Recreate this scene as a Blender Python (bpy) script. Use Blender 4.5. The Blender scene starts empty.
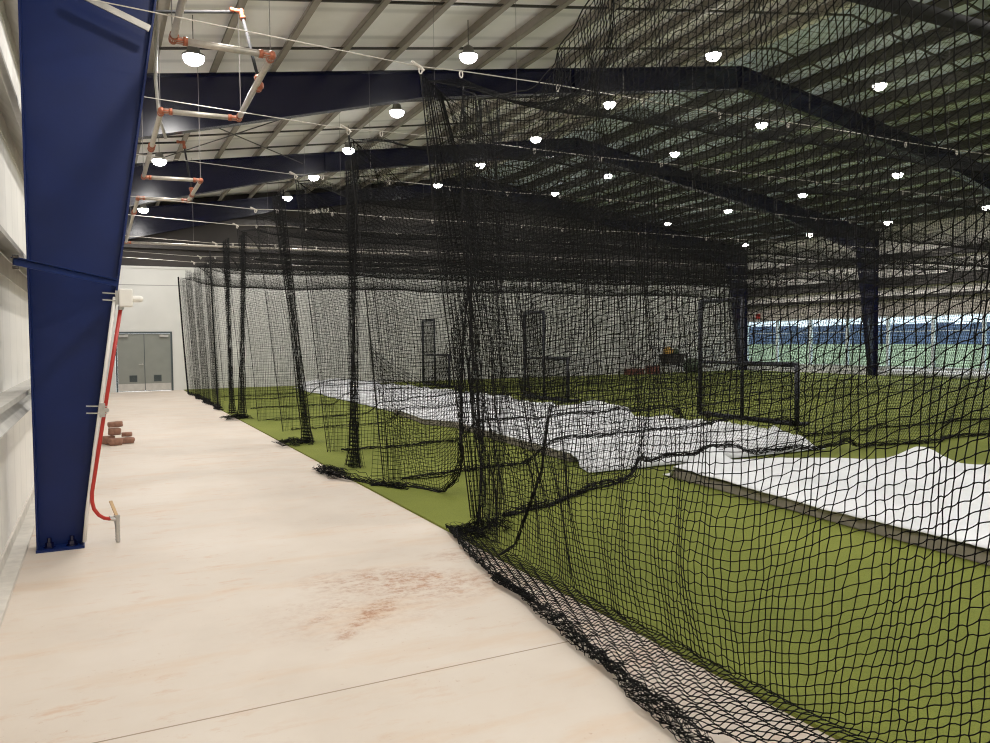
import bpy, math, random
import numpy as np
from mathutils import Vector, Matrix, noise as mnoise

random.seed(7)
rng = np.random.default_rng(7)
scene = bpy.context.scene
COL = scene.collection
PI = math.pi

# ------------------------------------------------------------------ helpers
class MB:
    """collects geometry for one mesh object"""
    def __init__(s): s.v = []; s.f = []
    def add(s, vs, fs):
        b = len(s.v); s.v += [tuple(p) for p in vs]; s.f += [tuple(b + i for i in f) for f in fs]; return s
    def box(s, x0, x1, y0, y1, z0, z1):
        vs = [(x0,y0,z0),(x1,y0,z0),(x1,y1,z0),(x0,y1,z0),(x0,y0,z1),(x1,y0,z1),(x1,y1,z1),(x0,y1,z1)]
        return s.add(vs, [(0,3,2,1),(4,5,6,7),(0,1,5,4),(1,2,6,5),(2,3,7,6),(3,0,4,7)])
    def bar(s, p, q, w, h, up=(0,0,1)):
        """rectangular bar from p to q, w across, h along up"""
        p = Vector(p); q = Vector(q); d = (q - p).normalized(); up = Vector(up)
        a = d.cross(up)
        if a.length < 1e-4: a = d.cross(Vector((1,0,0)))
        a.normalize(); b = a.cross(d).normalized()
        vs = []
        for c in (p, q):
            for i, j in ((-1,-1),(1,-1),(1,1),(-1,1)): vs.append(c + a*(i*w/2) + b*(j*h/2))
        return s.add(vs, [(0,1,2,3),(7,6,5,4),(0,4,5,1),(1,5,6,2),(2,6,7,3),(3,7,4,0)])
    def tube(s, pts, r, n=8, caps=True):
        pts = [Vector(p) for p in pts]; m = len(pts); ref = None; vs = []
        for i, p in enumerate(pts):
            t = (pts[min(i+1,m-1)] - pts[max(i-1,0)]).normalized()
            if ref is None:
                ref = t.cross(Vector((0,0,1)))
                if ref.length < 1e-3: ref = t.cross(Vector((1,0,0)))
            ref = (ref - t*ref.dot(t)).normalized(); b = t.cross(ref)
            rr = r[i] if isinstance(r, (list, tuple)) else r
            for k in range(n):
                a = 2*PI*k/n; vs.append(p + ref*(math.cos(a)*rr) + b*(math.sin(a)*rr))
        fs = []
        for i in range(m-1):
            for k in range(n): fs.append((i*n+k, i*n+(k+1)%n, (i+1)*n+(k+1)%n, (i+1)*n+k))
        if caps: fs.append(tuple(reversed(range(n)))); fs.append(tuple((m-1)*n+k for k in range(n)))
        return s.add(vs, fs)
    def lathe(s, c, prof, n=20, axis='z'):
        vs = []; c = Vector(c)
        for r, h in prof:
            for k in range(n):
                a = 2*PI*k/n
                q = (r*math.cos(a), r*math.sin(a), h)
                if axis == 'y': q = (q[0], q[2], q[1])
                if axis == 'x': q = (q[2], q[0], q[1])
                vs.append(c + Vector(q))
        fs = []
        for i in range(len(prof)-1):
            for k in range(n): fs.append((i*n+k, i*n+(k+1)%n, (i+1)*n+(k+1)%n, (i+1)*n+k))
        fs.append(tuple(reversed(range(n)))); fs.append(tuple((len(prof)-1)*n+k for k in range(n)))
        return s.add(vs, fs)
    def prism(s, poly, axis, a, b):
        """poly of 2D points extruded between a and b along axis"""
        def P(p, t): return {'y': (p[0], t, p[1]), 'x': (t, p[0], p[1]), 'z': (p[0], p[1], t)}[axis]
        n = len(poly)
        vs = [P(p, a) for p in poly] + [P(p, b) for p in poly]
        fs = [tuple(range(n)), tuple(reversed(range(n, 2*n)))] + [(i, n+i, n+(i+1)%n, (i+1)%n) for i in range(n)]
        return s.add(vs, fs)
    def build(s, name, m, parent=None, smooth=False, bevel=0):
        me = bpy.data.meshes.new(name); me.from_pydata(s.v, [], s.f); me.update()
        import bmesh
        bm = bmesh.new(); bm.from_mesh(me); bmesh.ops.recalc_face_normals(bm, faces=bm.faces)
        bm.to_mesh(me); bm.free()
        o = bpy.data.objects.new(name, me); COL.objects.link(o); me.materials.append(m)
        if smooth: me.polygons.foreach_set('use_smooth', [True]*len(me.polygons))
        if bevel:
            md = o.modifiers.new('b', 'BEVEL'); md.width = bevel; md.segments = 2; md.limit_method = 'ANGLE'
        if parent is not None:
            o.parent = parent; o.matrix_parent_inverse = Matrix.Translation(-Vector(parent.location)) if parent.type == 'EMPTY' else Matrix()
        return o

def tag(o, label=None, cat=None, group=None, kind=None):
    if label: o['label'] = label
    if cat: o['category'] = cat
    if group: o['group'] = group
    if kind: o['kind'] = kind
    return o
def thing(name, label, cat, loc=(0,0,0), group=None, kind=None):
    o = bpy.data.objects.new(name, None); COL.objects.link(o); o.location = loc; o.empty_display_size = .1
    return tag(o, label, cat, group, kind)
def dup(root, loc, label=None, group=None):
    r = root.copy(); COL.objects.link(r); r.location = loc
    if label: r['label'] = label
    if group: r['group'] = group
    for ch in list(root.children):
        c = ch.copy(); COL.objects.link(c); mi = ch.matrix_parent_inverse.copy(); c.parent = r; c.matrix_parent_inverse = mi
        for g in list(ch.children):
            d = g.copy(); COL.objects.link(d); mi = g.matrix_parent_inverse.copy(); d.parent = c; d.matrix_parent_inverse = mi
    return r

# ------------------------------------------------------------------ materials
def srgb(r, g, b):
    f = lambda c: (c/255/12.92) if c/255 <= .04045 else ((c/255+.055)/1.055)**2.4
    return (f(r), f(g), f(b), 1)
def mat(name, c, rough=.6, metal=0, var=.0, scale=8, bump=0, bscale=40, spec=.5, emit=None, estr=0):
    m = bpy.data.materials.new(name); m.use_nodes = True; nt = m.node_tree; N = nt.nodes; L = nt.links
    b = N['Principled BSDF']; b.inputs['Roughness'].default_value = rough; b.inputs['Metallic'].default_value = metal
    b.inputs['Specular IOR Level'].default_value = spec; b.inputs['Base Color'].default_value = c
    tc = N.new('ShaderNodeTexCoord')
    if var:
        n = N.new('ShaderNodeTexNoise'); n.inputs['Scale'].default_value = scale; n.inputs['Detail'].default_value = 5
        L.new(tc.outputs['Object'], n.inputs['Vector'])
        r = N.new('ShaderNodeValToRGB'); r.color_ramp.elements[0].position = .3; r.color_ramp.elements[1].position = .7
        r.color_ramp.elements[0].color = tuple(x*(1-var) for x in c[:3]) + (1,)
        r.color_ramp.elements[1].color = tuple(min(1, x*(1+var)) for x in c[:3]) + (1,)
        L.new(n.outputs['Fac'], r.inputs['Fac']); L.new(r.outputs['Color'], b.inputs['Base Color'])
    if bump:
        n2 = N.new('ShaderNodeTexNoise'); n2.inputs['Scale'].default_value = bscale; n2.inputs['Detail'].default_value = 3
        L.new(tc.outputs['Object'], n2.inputs['Vector'])
        bp = N.new('ShaderNodeBump'); bp.inputs['Strength'].default_value = bump; bp.inputs['Distance'].default_value = .02
        L.new(n2.outputs['Fac'], bp.inputs['Height']); L.new(bp.outputs['Normal'], b.inputs['Normal'])
    if emit:
        b.inputs['Emission Color'].default_value = emit; b.inputs['Emission Strength'].default_value = estr
    return m

M = {}
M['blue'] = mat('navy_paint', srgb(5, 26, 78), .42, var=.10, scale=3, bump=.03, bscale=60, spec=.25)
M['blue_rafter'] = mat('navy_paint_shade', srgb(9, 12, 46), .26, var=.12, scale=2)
M['galv'] = mat('galvanised', srgb(170, 166, 158), .42, .75, var=.15, scale=14)
M['girt'] = mat('girt_galv', srgb(192, 189, 182), .55, .25, var=.12, scale=5)
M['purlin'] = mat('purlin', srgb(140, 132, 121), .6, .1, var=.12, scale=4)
M['purlin_shaded'] = mat('purlin_shaded', srgb(70, 68, 62), .7, .0, var=.12, scale=4)  # darker copy of purlin; the right slope's shade is put into the colour
M['darksteel'] = mat('dark_steel', srgb(62, 58, 56), .5, .3, var=.15, scale=10)
M['blackpipe'] = mat('black_pipe', srgb(14, 13, 15), .85, var=.1, scale=8)
M['hang'] = mat('hanger_wire', srgb(110, 106, 102), .6, .2, var=.05, scale=20)
M['pipe'] = mat('grey_pipe', srgb(176, 168, 156), .4, .5, var=.12, scale=20)
M['fit'] = mat('orange_fitting', srgb(152, 82, 54), .5, .35, var=.25, scale=60)
M['red'] = mat('red_pipe', srgb(178, 36, 26), .45, var=.08, scale=20)
M['white'] = mat('white_plastic', srgb(238, 234, 226), .45, var=.03, scale=8)
M['chrome'] = mat('dull_chrome', srgb(190, 188, 184), .3, .85, var=.1, scale=30)
M['net'] = mat('net_twine', srgb(6, 6, 6), .85, var=.15, scale=30, spec=.12)
M['rope'] = mat('net_rope', srgb(9, 8, 8), .8, var=.2, scale=40, spec=.2)
M['wire'] = mat('steel_wire', srgb(205, 198, 188), .4, .4, var=.05, scale=20)
M['doorgrey'] = mat('door_grey', srgb(128, 131, 124), .5, var=.05, scale=3)
M['doorframe'] = mat('frame_dark', srgb(62, 72, 74), .5, var=.05, scale=3)
M['kick'] = mat('kick_steel', srgb(205, 203, 198), .3, .6, var=.1, scale=6)
M['farwall'] = mat('liner_white', srgb(214, 213, 208), .7, var=.04, scale=1.2)
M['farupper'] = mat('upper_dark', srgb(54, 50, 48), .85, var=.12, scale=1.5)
M['screen'] = mat('screen_frame', srgb(14, 16, 34), .5, var=.1, scale=20)
M['brick'] = mat('brick_red', srgb(138, 98, 80), .9, var=.25, scale=14, bump=.3, bscale=40)
M['mat'] = mat('rubber_mat', srgb(138, 130, 118), .9, var=.15, scale=5)
M['winframe'] = mat('window_frame', srgb(225, 230, 232), .4, var=.03, scale=4)
M['rightupper'] = mat('right_insulation', srgb(238, 233, 225), .8, var=.08, scale=1.2)
M['rightlower'] = mat('sill_white', srgb(235, 236, 236), .7, var=.04, scale=2)
M['lawn'] = mat('lawn_green', srgb(118, 128, 88), .95, var=.15, scale=.3)
M['hedge'] = mat('treeline_blue', srgb(84, 96, 124), .95, var=.5)  # bluish haze of distance painted into the tree colour
M['fixture'] = mat('fixture_grey', srgb(120, 118, 115), .5, .4, var=.08, scale=20)
M['lens'] = mat('lens_glow', (1,1,1,1), .4, emit=(1,.97,.92,1), estr=38, var=.01, scale=5)
M['bag'] = mat('dark_bag', srgb(48, 42, 36), .85, var=.3, scale=10)
M['yellow'] = mat('yellow_bucket', srgb(196, 150, 60), .6, var=.1, scale=10)
M['green'] = mat('dark_green_ball', srgb(64, 78, 52), .6, var=.15, scale=10)
M['redbox'] = mat('brown_box', srgb(120, 64, 50), .8, var=.2, scale=10)
M['redlight'] = mat('red_sign', srgb(190, 50, 40), .6, var=.1, scale=10)

def node_mat(name):
    m = bpy.data.materials.new(name); m.use_nodes = True
    return m, m.node_tree.nodes, m.node_tree.links, m.node_tree.nodes['Principled BSDF']
def noise(N, L, vec, scale, detail=6, rough=.6):
    n = N.new('ShaderNodeTexNoise'); n.inputs['Scale'].default_value = scale; n.inputs['Detail'].default_value = detail
    n.inputs['Roughness'].default_value = rough; L.new(vec, n.inputs['Vector']); return n.outputs['Fac']
def ramp(N, L, fac, stops):
    r = N.new('ShaderNodeValToRGB'); e = r.color_ramp.elements
    e[0].position, e[0].color = stops[0]; e[1].position, e[1].color = stops[-1]
    for p, c in stops[1:-1]: k = e.new(p); k.color = c
    L.new(fac, r.inputs['Fac']); return r.outputs['Color']
def math_(N, L, op, a, b=None, clamp=False):
    n = N.new('ShaderNodeMath'); n.operation = op; n.use_clamp = clamp
    for i, x in enumerate((a, b)):
        if x is None: continue
        if isinstance(x, (int, float)): n.inputs[i].default_value = x
        else: L.new(x, n.inputs[i])
    return n.outputs[0]
def mixc(N, L, fac, a, b, blend='MIX'):
    n = N.new('ShaderNodeMix'); n.data_type = 'RGBA'; n.blend_type = blend
    for s, x in ((0, fac), (6, a), (7, b)):
        if isinstance(x, (int, float)): n.inputs[s].default_value = x
        elif isinstance(x, tuple): n.inputs[s].default_value = x
        else: L.new(x, n.inputs[s])
    return n.outputs[2]
def mapping(N, L, vec, scale=(1,1,1), loc=(0,0,0), rot=(0,0,0)):
    n = N.new('ShaderNodeMapping'); n.inputs['Scale'].default_value = scale; n.inputs['Location'].default_value = loc
    n.inputs['Rotation'].default_value = rot; L.new(vec, n.inputs['Vector']); return n.outputs[0]
BW = lambda v: (v, v, v, 1)

def concrete():
    m, N, L, b = node_mat('concrete_floor')
    tc = N.new('ShaderNodeTexCoord').outputs['Object']
    base = ramp(N, L, noise(N, L, tc, .8, 8), [(.25, srgb(198,184,170)), (.5, srgb(209,196,182)), (.75, srgb(216,205,193))])
    # wide faint tan smears across the slab
    sm = noise(N, L, mapping(N, L, tc, (.55, 2.2, 1), rot=(0,0,.35)), 1.3, 8, .65)
    base = mixc(N, L, math_(N, L, 'MULTIPLY', ramp(N, L, sm, [(.52, BW(0)), (.74, BW(1))]), .55), base, srgb(205,170,135))
    # fine specks of dirt
    sp = noise(N, L, tc, 26, 4, .7); spm = noise(N, L, tc, 1.7, 3)
    k = math_(N, L, 'MULTIPLY', ramp(N, L, sp, [(.62, BW(0)), (.70, BW(1))]), ramp(N, L, spm, [(.48, BW(0)), (.62, BW(1))]))
    base = mixc(N, L, math_(N, L, 'MULTIPLY', k, .5), base, srgb(170,128,96))
    # red clay smeared across the walkway
    def blot(cx, cy, ang, la, lb, pw=1.):
        ca, sa = math.cos(ang), math.sin(ang)
        v = mapping(N, L, tc, (1, 1, 1), loc=(-(cx*ca+cy*sa), -(-cx*sa+cy*ca), 0), rot=(0, 0, -ang))
        v = mapping(N, L, v, (1/la, 1/lb, 1))
        g = N.new('ShaderNodeTexGradient'); g.gradient_type = 'SPHERICAL'; L.new(v, g.inputs['Vector'])
        return math_(N, L, 'POWER', g.outputs['Fac'], pw), v
    st = noise(N, L, tc, 9, 8, .75); st2 = noise(N, L, tc, 24, 6, .75)
    tot = None
    for cx, cy, ang, la, lb, k in ((1.95,5.30,-.55,.85,.42,.75), (2.02,5.42,-.5,.55,.16,1.), (1.50,4.80,.86,.62,.10,.9), (1.72,4.95,.92,.50,.08,.8), (1.32,5.0,.86,.45,.09,.6), (1.65,5.0,.3,1.0,.6,.28), (2.45,5.1,-.3,.3,.2,.6), (2.6,5.75,-.4,.4,.2,.5)):
        g, v = blot(cx, cy, ang, la, lb, .6)
        sn = noise(N, L, mapping(N, L, tc, (1.0, 3.4, 1), loc=(cx*3, cy*5, 0), rot=(0, 0, -ang)), 4.2, 8, .74)
        e = math_(N, L, 'MULTIPLY', ramp(N, L, sn, [(.38, BW(0)), (.52, BW(1))]), math_(N, L, 'MULTIPLY', g, k*1.5), True)
        tot = e if tot is None else math_(N, L, 'MAXIMUM', tot, e)
    tot = math_(N, L, 'MULTIPLY', tot, ramp(N, L, st, [(.42, BW(.10)), (.56, BW(1))]), True)
    tot = math_(N, L, 'MULTIPLY', tot, ramp(N, L, st2, [(.36, BW(.35)), (.54, BW(1))]), True)
    clay = ramp(N, L, st2, [(.35, srgb(186,140,106)), (.65, srgb(150,102,72))])
    base = mixc(N, L, math_(N, L, 'MULTIPLY', tot, .95, True), base, clay)
    # scattered small tan spots along the walkway
    s2 = noise(N, L, mapping(N, L, tc, (1, 2.4, 1)), 3.1, 7, .7); s3 = noise(N, L, tc, .45, 3)
    k2 = math_(N, L, 'MULTIPLY', ramp(N, L, s2, [(.55, BW(0)), (.68, BW(1))]), ramp(N, L, s3, [(.40, BW(0)), (.58, BW(1))]), True)
    base = mixc(N, L, math_(N, L, 'MULTIPLY', k2, .62), base, srgb(196,150,112))
    # saw-cut joints
    sx = N.new('ShaderNodeSeparateXYZ'); L.new(tc, sx.inputs[0])
    for y0, w in ((3.806, .006), (12.6, .007), (21.4, .008)):
        jm = math_(N, L, 'LESS_THAN', math_(N, L, 'ABSOLUTE', math_(N, L, 'SUBTRACT', sx.outputs['Y'], y0)), w)
        base = mixc(N, L, math_(N, L, 'MULTIPLY', jm, .75 if y0 < 5 else .25), base, srgb(120,95,58))
    L.new(base, b.inputs['Base Color']); b.inputs['Roughness'].default_value = .55; b.inputs['Specular IOR Level'].default_value = .3
    bp = N.new('ShaderNodeBump'); bp.inputs['Strength'].default_value = .06; L.new(noise(N, L, tc, 40, 4), bp.inputs['Height'])
    L.new(bp.outputs['Normal'], b.inputs['Normal'])
    return m
def turf():
    m, N, L, b = node_mat('green_turf')
    tc = N.new('ShaderNodeTexCoord').outputs['Object']
    c1 = ramp(N, L, noise(N, L, tc, .35, 5), [(.3, srgb(100,108,42)), (.7, srgb(121,128,53))])
    c2 = ramp(N, L, noise(N, L, tc, 160, 3), [(.3, BW(.72)), (.7, BW(1.15))])
    L.new(mixc(N, L, 1.0, c1, c2, 'MULTIPLY'), b.inputs['Base Color'])
    b.inputs['Roughness'].default_value = .9; b.inputs['Specular IOR Level'].default_value = .15
    bp = N.new('ShaderNodeBump'); bp.inputs['Strength'].default_value = .5; bp.inputs['Distance'].default_value = .01
    L.new(noise(N, L, tc, 220, 2), bp.inputs['Height']); L.new(bp.outputs['Normal'], b.inputs['Normal'])
    return m
def panel(name, c, axis, pitch, dark=.82, stain=0.0):
    """ribbed sheet: dark lines every pitch metres along axis"""
    m, N, L, b = node_mat(name)
    tc = N.new('ShaderNodeTexCoord').outputs['Object']
    sx = N.new('ShaderNodeSeparateXYZ'); L.new(tc, sx.inputs[0])
    fr = math_(N, L, 'FRACT', math_(N, L, 'DIVIDE', sx.outputs[axis], pitch))
    tri = math_(N, L, 'ABSOLUTE', math_(N, L, 'SUBTRACT', fr, .5))
    ln = ramp(N, L, tri, [(.40, BW(1)), (.47, BW(dark)), (.5, BW(dark))])
    nz = ramp(N, L, noise(N, L, tc, 1.1, 5), [(.3, tuple(x*.9 for x in c[:3])+(1,)), (.7, c)])
    L.new(mixc(N, L, 1.0, nz, ln, 'MULTIPLY'), b.inputs['Base Color']); b.inputs['Roughness'].default_value = .6
    bp = N.new('ShaderNodeBump'); bp.inputs['Strength'].default_value = .5; bp.inputs['Distance'].default_value = .03
    L.new(ln, bp.inputs['Height']); L.new(bp.outputs['Normal'], b.inputs['Normal'])
    return m
def tarpmat():
    m, N, L, b = node_mat('white_tarp')
    tc = N.new('ShaderNodeTexCoord').outputs['Object']
    c = ramp(N, L, noise(N, L, tc, 1.2, 6), [(.3, srgb(214,216,220)), (.7, srgb(236,237,240))])
    L.new(c, b.inputs['Base Color']); b.inputs['Roughness'].default_value = .5
    bp = N.new('ShaderNodeBump'); bp.inputs['Strength'].default_value = .6; bp.inputs['Distance'].default_value = .08
    L.new(noise(N, L, mapping(N, L, tc, (1, 1.6, 1)), 3.2, 6, .6), bp.inputs['Height']); L.new(bp.outputs['Normal'], b.inputs['Normal'])
    return m
def glassmat():
    m, N, L, b = node_mat('tinted_glass')
    out = N['Material Output']; N.remove(b)
    t = N.new('ShaderNodeBsdfTransparent'); t.inputs['Color'].default_value = (.84, .92, .95, 1)
    g = N.new('ShaderNodeBsdfGlossy'); g.inputs['Roughness'].default_value = .05
    lw = N.new('ShaderNodeLayerWeight'); lw.inputs['Blend'].default_value = .25
    fac = math_(N, L, 'MULTIPLY', lw.outputs['Fresnel'], .5)
    mx = N.new('ShaderNodeMixShader'); L.new(fac, mx.inputs[0]); L.new(t.outputs[0], mx.inputs[1]); L.new(g.outputs[0], mx.inputs[2])
    L.new(mx.outputs[0], out.inputs['Surface'])
    return m
M['floor'] = concrete(); M['turf'] = turf(); M['tarp'] = tarpmat(); M['glass'] = glassmat()
M['wallleft'] = panel('left_liner', srgb(246,242,234), 'Y', .60, .92)
M['roofright'] = panel('roof_insulation_right', (.76,.87,1.0,1), 'Y', 1.3, .8)  # bluish tint painted in to offset green light bounced off the turf
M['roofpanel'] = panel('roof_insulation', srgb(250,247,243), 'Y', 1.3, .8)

def struct(name, mb, m, parent=None, **k):
    o = mb.build(name, m, parent, **k)
    if parent is None: o['kind'] = 'structure'
    return o

# ------------------------------------------------------------------ camera (solved from the photograph's vanishing lines)
H = 1.742
yaw, pit, rol = math.radians(26.757), math.radians(-2.271), math.radians(.612)
fwd = Vector((math.sin(yaw)*math.cos(pit), math.cos(yaw)*math.cos(pit), math.sin(pit)))
rt = Vector((math.cos(yaw), -math.sin(yaw), 0)); up = rt.cross(fwd)
rt2 = rt*math.cos(rol) - up*math.sin(rol); up2 = up*math.cos(rol) + rt*math.sin(rol)
cd = bpy.data.cameras.new('camera'); cam = bpy.data.objects.new('camera', cd); COL.objects.link(cam)
R = Matrix((rt2, up2, -fwd)).transposed().to_4x4(); R.translation = (0, 0, H)
cam.matrix_world = R; cd.sensor_width = 36; cd.sensor_fit = 'HORIZONTAL'; cd.lens = 784.8/990*36
cd.clip_start = .05; cd.clip_end = 600
scene.camera = cam

# ------------------------------------------------------------------ room shell
XW, XE, YN, YF = -.72, 30.95, -6.0, 31.6
XR = 15.1; SL = .155
ztop = lambda x: 8.78 - SL*abs(x - XR)            # top flange of the frames
zroof = lambda x: ztop(x) + .25                   # underside of the insulation
XT = 2.80                                         # turf edge

struct('floor', MB().box(XW-.2, XE+.2, YN-.2, YF+.2, -.2, 0), M['floor'])
tf = MB().box(XT, XE-.15, YN, YF-.05, .001, .022)
struct('floor_turf', tf, M['turf'])
# left wall with girts, base strip
wl = struct('wall_left', MB().box(XW-.12, XW, YN, YF, 0, zroof(XW)+.1), M['wallleft'])
for z in (1.27, 2.44, 3.72, 4.9, 5.9):
    g = MB()
    g.prism([(XW, z+.09), (XW+.17, z+.09), (XW+.17, z+.05), (XW+.163, z+.05), (XW+.163, z+.082), (XW+.006, z+.082),
             (XW+.006, z-.09), (XW-.0, z-.09)], 'y', YN+.1, YF-.1)
    g.prism([(XW+.0, z+.085), (XW+.012, z+.085), (XW+.17, z-.09), (XW+.16, z-.09)], 'y', YN+.1, YF-.1)
    g.build('girt', M['girt'], wl)
bs = MB().box(XW+.0, XW+.13, YN+.1, YF-.1, 0, .035)
bs.box(XW, XW+.02, YN+.1, YF-.1, .035, .12)
bo = bs.build('baseboard_left', mat('base_strip', srgb(206,200,190), .55, .1, var=.12, scale=9)); bo['kind'] = 'structure'
# far wall : white liner below, dark insulation above
wf = struct('wall_far', MB().box(XW, 2.0-1.475, YF, YF+.15, 0, 4.55)
            .box(2.46, XE, YF, YF+.15, 0, 4.55).box(2.0-1.475, 2.46, YF, YF+.15, 2.2, 4.55), M['farwall'])
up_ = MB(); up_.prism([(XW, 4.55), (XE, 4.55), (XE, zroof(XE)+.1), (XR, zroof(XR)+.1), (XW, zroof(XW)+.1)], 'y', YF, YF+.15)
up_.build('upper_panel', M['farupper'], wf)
for z in (5.35, 6.4):
    MB().box(XW+.3, XE-.3, YF-.16, YF-.01, z-.1, z+.1).build('girt', M['darksteel'], wf)
tr = MB().box(XW+.02, XE-.02, YF-.03, YF, 4.52, 4.6)
MB().box(XW+.02, XE-.02, YF-.006, YF, 3.895, 3.92).build('panel_joint', mat('joint_grey', srgb(150,149,145), .7, var=.05), wf)
tr.build('trim_far', M['farwall'])['kind'] = 'structure'
# right wall : sill, window band, insulated upper part with girts
ZS, ZH = .37, 2.62
wr = struct('wall_right', MB().box(XE, XE+.15, YN, YF, 0, ZS).box(XE, XE+.15, YN, 8.35, ZS, ZH), M['rightlower'])
MB().box(XE, XE+.15, YN, YF, ZH, zroof(XE)+.1).build('upper_panel', M['rightupper'], wr)
for z, hh in ((3.42, .07), (4.08, .22), (5.15, .16)):
    MB().box(XE-.2, XE-.005, YN+.1, YF-.1, z-hh, z+hh).build('girt', M['darksteel'], wr)
MB().box(XE-.03, XE-.001, YN+.1, YF-.1, ZH+.02, 3.32).build('lower_band', mat('band_grey', srgb(178,170,162), .8, var=.1, scale=2), wr)
# near wall behind the viewer
nw = MB(); nw.prism([(XW, 0), (XE, 0), (XE, zroof(XE)+.1), (XR, zroof(XR)+.1), (XW, zroof(XW)+.1)], 'y', YN-.15, YN)
struct('wall_near', nw, M['farwall'])
# ceiling : two insulated slopes with purlins
cm = MB(); cr = MB()
nseg = 60
for xa, xb in ((XW-.1, XR), (XR, XE+.1)):
    vs = [(xa, YN, zroof(xa)), (xb, YN, zroof(xb)), (xb, YF+.1, zroof(xb)), (xa, YF+.1, zroof(xa)),
          (xa, YN, zroof(xa)+.1), (xb, YN, zroof(xb)+.1), (xb, YF+.1, zroof(xb)+.1), (xa, YF+.1, zroof(xa)+.1)]
    (cm if xa < 0 else cr).add(vs, [(0,3,2,1),(4,5,6,7),(0,1,5,4),(1,2,6,5),(2,3,7,6),(3,0,4,7)])
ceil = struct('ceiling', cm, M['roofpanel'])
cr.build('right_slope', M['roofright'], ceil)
px = [2.08 + 1.09*k for k in range(-2, 12)]
px = px + [2*XR - x for x in px]
for x in px:
    z0 = zroof(x) - .245; z1 = zroof(x) - .01; s = -1 if x < XR else 1; fw = .105 if x < XR else .15
    p = MB()
    p.prism([(x-.005, z0), (x+.005, z0), (x+.005, z1), (x-.005, z1)], 'y', YN+.05, YF-.05)
    p.prism([(x, z0), (x+s*fw, z0), (x+s*fw, z0+.008), (x, z0+.008)], 'y', YN+.05, YF-.05)
    p.prism([(x-s*.105, z1-.008), (x, z1-.008), (x, z1), (x-s*.105, z1)], 'y', YN+.05, YF-.05)
    p.prism([(x+s*(fw-.006), z0), (x+s*fw, z0), (x+s*fw, z0+.03), (x+s*(fw-.006), z0+.03)], 'y', YN+.05, YF-.05)
    p.build('purlin', M['purlin' if x < XR else 'purlin_shaded'], ceil)
for y in (10.4, 12.2, 14.4, 18.2, 20.8, 22.6, 26.0, 28.6):
    b_ = MB()
    for xa, xb in ((.0, XR), (XR, 30.2)): b_.bar((xa, y, zroof(xa)-.17), (xb, y, zroof(xb)-.17), .04, .04)
    b_.build('bridging_rod', M['darksteel'], ceil)

# ------------------------------------------------------------------ steel frames
FY = [7.70, 15.60, 23.45, 31.28]
def frame(y, label):
    t = thing('portal_frame', label, 'steel frame', (0, y, 0), 'navy steel portal frames')
    fb = [(.62, 5.42), (6.2, 6.85), (10, 7.45), (XR, 8.22)]
    def mir(p, s): return p if s < 0 else (2*XR - p[0], p[1])
    for s in (-1, 1):
        web = [(-.50, .02), (-.18, .02), (.62, 5.42), (.62, ztop(.62)), (-.50, ztop(-.5))]
        MBc = MB().prism([mir(p, s) for p in web], 'y', y-.008, y+.008)
        # flanges
        MBc.prism([mir(p, s) for p in [(-.515, .02), (-.50, .02), (-.50, ztop(-.5)), (-.515, ztop(-.5))]], 'y', y-.12, y+.12)
        MBc.prism([mir(p, s) for p in [(-.18, .02), (-.163, .02), (.637, 5.42), (.62, 5.42)]], 'y', y-.12, y+.12)
        # knee stiffener and horizontal stiffener
        MBc.prism([mir(p, s) for p in [(-.5, 5.40), (.62, 5.40), (.62, 5.42), (-.5, 5.42)]], 'y', y-.11, y+.11)
        c = MBc.build('column', M['blue' if s < 0 else 'blue_rafter'], t)  # right columns take the darker navy; shade painted in against window light
        bp = MB()
        x0, x1 = sorted((mir((-.518, 0), s)[0], mir((-.155, 0), s)[0]))
        bp.box(x0, x1, y-.16, y+.16, 0.0, .022)
        bpo = bp.build('base_plate', M['blue'], t)
        for bx in (-.42, -.25):
            for by in (-.09, .09):
                xx = mir((bx, 0), s)[0]
                MB().lathe((xx, y+by, .022), [(.045,0),(.045,.010),(.032,.010),(.032,.045),(.018,.045),(.018,.085)], 6).build('anchor_bolt', M['blue_rafter'], bpo)
    # rafter web and flanges
    raf = MB()
    L_ = [(.62, 5.42), (6.2, 6.85), (10, 7.45), (XR, 8.22)]
    R_ = [(2*XR-a, b) for a, b in L_[:-1]][::-1]
    low = L_ + R_
    top = [(x, ztop(x)) for x, _ in reversed(low)]
    # quads, convex strips
    for i in range(len(low)-1):
        a, b = low[i], low[i+1]
        raf.prism([a, b, (b[0], ztop(b[0])), (a[0], ztop(a[0]))], 'y', y-.006, y+.006)
        raf.prism([(a[0], a[1]-.016), (b[0], b[1]-.016), b, a], 'y', y-.11, y+.11)
        raf.prism([(a[0], ztop(a[0])-.016), (b[0], ztop(b[0])-.016), (b[0], ztop(b[0])), (a[0], ztop(a[0]))], 'y', y-.11, y+.11)
    for xs in (6.2, 10, XR, 2*XR-10, 2*XR-6.2):
        zb = np.interp(xs, [p[0] for p in low], [p[1] for p in low])
        raf.box(xs-.012, xs+.012, y-.1, y+.1, zb, ztop(xs)-.02)
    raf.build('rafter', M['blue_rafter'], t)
    for k, x in enumerate(px):
        if k % 2 == 0 and 1.5 < x < 28.8:
            zb = np.interp(x, [p[0] for p in low], [p[1] for p in low])
            MB().bar((x, y+.13, zb+.05), (x, y+.80, zroof(x)-.27), .035, .035).build('flange_brace', M['darksteel'], t)
    return t
f1 = frame(FY[0], 'navy steel frame with the big tapered column at the walkway edge')
f2 = frame(FY[1], 'navy steel frame whose rafter peaks top centre, first full rafter in view')
f3 = frame(FY[2], 'navy steel frame with second full rafter and tapered column by windows')
f4 = frame(FY[3], 'navy end frame standing against the white far wall')
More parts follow.
